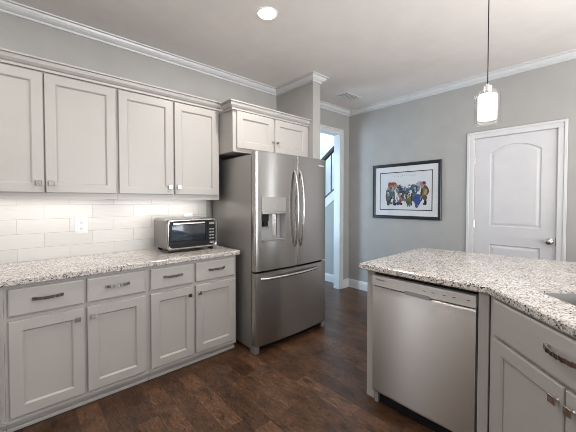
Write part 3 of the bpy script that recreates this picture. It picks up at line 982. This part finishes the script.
def blot(col, cx, cz, rx, rz, n=11, jit=.25, rot=0.0):
    """an irregular patch of printed colour on the paper"""
    lay[0] += 1; y = -.0089 - lay[0] * 1.2e-5
    pts = []
    for k in range(n):
        a = 2 * math.pi * k / n; r = 1 + random.uniform(-jit, jit)
        u, v = rx * r * math.cos(a), rz * r * math.sin(a)
        pts.append((cx + u * math.cos(rot) - v * math.sin(rot), y, cz + u * math.sin(rot) + v * math.cos(rot)))
    f = b.bm.faces.new([b.bm.verts.new(p) for p in pts]); f.material_index = idx[col]


# soft background strokes
for k in range(7): blot('grey', -.10 + .055 * k, .065 + random.uniform(-.03, .03), .022, .010)
for k in range(5): blot('sky', -.06 + .075 * k, .02 + random.uniform(-.03, .05), .025, .02)
for k in range(11): blot('grey', -.15 + .03 * k, .205 + .004 * math.sin(k * 2), .007, .004, 6)
# left figure
blot('tan', -.20, .03, .06, .07); blot('red', -.185, .095, .062, .030); blot('red', -.222, .10, .02, .03); blot('tan', -.185, .055, .026, .030); blot('red', -.18, .045, .05, .018)
blot('olive', -.215, -.02, .055, .06); blot('brown', -.235, -.07, .045, .07); blot('green', -.175, -.06, .04, .07); blot('black', -.205, -.10, .028, .05); blot('white', -.18, -.14, .018, .04)
blot('black', -.235, -.16, .028, .035); blot('black', -.15, -.15, .02, .05); blot('white', -.24, -.03, .012, .03)
# long blue-grey shape across the middle
blot('steel', .06, .015, .15, .026, 13, .2, .12); blot('navy', -.02, -.015, .09, .018, 11, .3, .1); blot('grey', .05, .032, .10, .010, 9, .3, .12); blot('steel', .16, .05, .05, .02)
blot('black', .02, -.005, .05, .010); blot('white', .10, .00, .03, .010); blot('navy', -.06, .03, .03, .03)
for k in range(85):
    blot(random.choice(['black', 'steel', 'navy', 'grey', 'brown', 'tan', 'green', 'steel', 'sky']), random.uniform(-.25, .29), random.uniform(-.20, .075), random.uniform(.012, .03), random.uniform(.014, .035), 8, .4)
# small figures below
blot('tan', -.075, -.055, .020, .024); blot('pink', -.07, -.115, .030, .045); blot('red', -.055, -.14, .018, .03); blot('navy', -.085, -.17, .035, .022); blot('black', -.05, -.175, .025, .018); blot('white', -.085, -.10, .01, .025)
blot('tan', .065, -.065, .020, .022); blot('olive', .07, -.125, .042, .05); blot('green', .055, -.16, .035, .03); blot('black', .10, -.10, .012, .04); blot('brown', .03, -.08, .015, .03)
blot('navy', .17, -.11, .046, .05); blot('blue', .175, -.14, .044, .055, 11, .15); blot('blue', .19, -.08, .03, .035); blot('white', .20, -.03, .03, .02)
# right figure
blot('sky', .215, .09, .045, .028); blot('pink', .245, .085, .04, .028); blot('navy', .262, .10, .022, .022); blot('tan', .25, .04, .028, .025)
blot('brown', .275, -.015, .045, .07); blot('olive', .255, -.04, .04, .065); blot('tan', .285, -.02, .018, .04); blot('black', .235, -.02, .012, .05); blot('brown', .265, -.10, .035, .04); blot('white', .25, -.15, .02, .04); blot('black', .28, -.155, .016, .04)
for k in range(16): blot('black', random.uniform(-.27, .30), random.uniform(-.20, .06), .008, .014, 6, .4)
o = b.obj('print', mats, t); o['label'] = 'colourful drawing of a group of figures'
b = B(); b.box(-W2 + .042, W2 - .042, -.0150, -.0135, -H2 + .042, H2 - .042); b.obj('glazing', GLAZE, t)

# ------------------------------------------------------------------ staircase in the hall
t = thing('staircase', 'white enclosed staircase rising behind the hall opening', 'staircase', (0, 0, 0), 0)
pts = []
xs0, run, rise = -2.25, .25, .175
b = B(); x, z = xs0, 0.0
pl = [(x, 0.001)]
for k in range(15):
    z += rise; pl.append((x, z)); x += run; pl.append((x, z))
pl += [(x, 0.001)]
b.prism(pl, 'y', YF + .125, 4.975); b.obj('steps', FLOOR, t)
b = B(); b.prism([(-2.28, zstair(-2.28) - .148), (-.062, zstair(-.062) - .148), (-.062, zstair(-.062) + .012), (-2.28, zstair(-2.28) + .012)], 'y', YF - .012, YF - .0005)
b.obj('skirt_board', TRIM, t)
t = thing('stair_railing', 'dark stair railing with thin iron balusters seen through the hall opening', 'railing', (0, 0, 0), 0)


def zr(x, z): return z + .70 * (x + .437)


b = B(); b.prism([(-2.0, zr(-2.0, 2.105)), (-.064, zr(-.064, 2.105)), (-.064, zr(-.064, 2.165)), (-2.0, zr(-2.0, 2.165))], 'y', YF + .020, YF + .085); b.obj('handrail', IRON, t)
b = B(); b.prism([(-2.0, zr(-2.0, 1.400)), (-.064, zr(-.064, 1.400)), (-.064, zr(-.064, 1.452)), (-2.0, zr(-2.0, 1.452))], 'y', YF + .022, YF + .082); b.obj('bottom_rail', IRON, t)
for k in range(13):
    x = -.345 - .138 * k + .138
    b = B(); b.box(x - .006, x + .006, YF + .046, YF + .058, zr(x, 1.448), zr(x, 2.110)); b.obj('baluster', IRON, t)
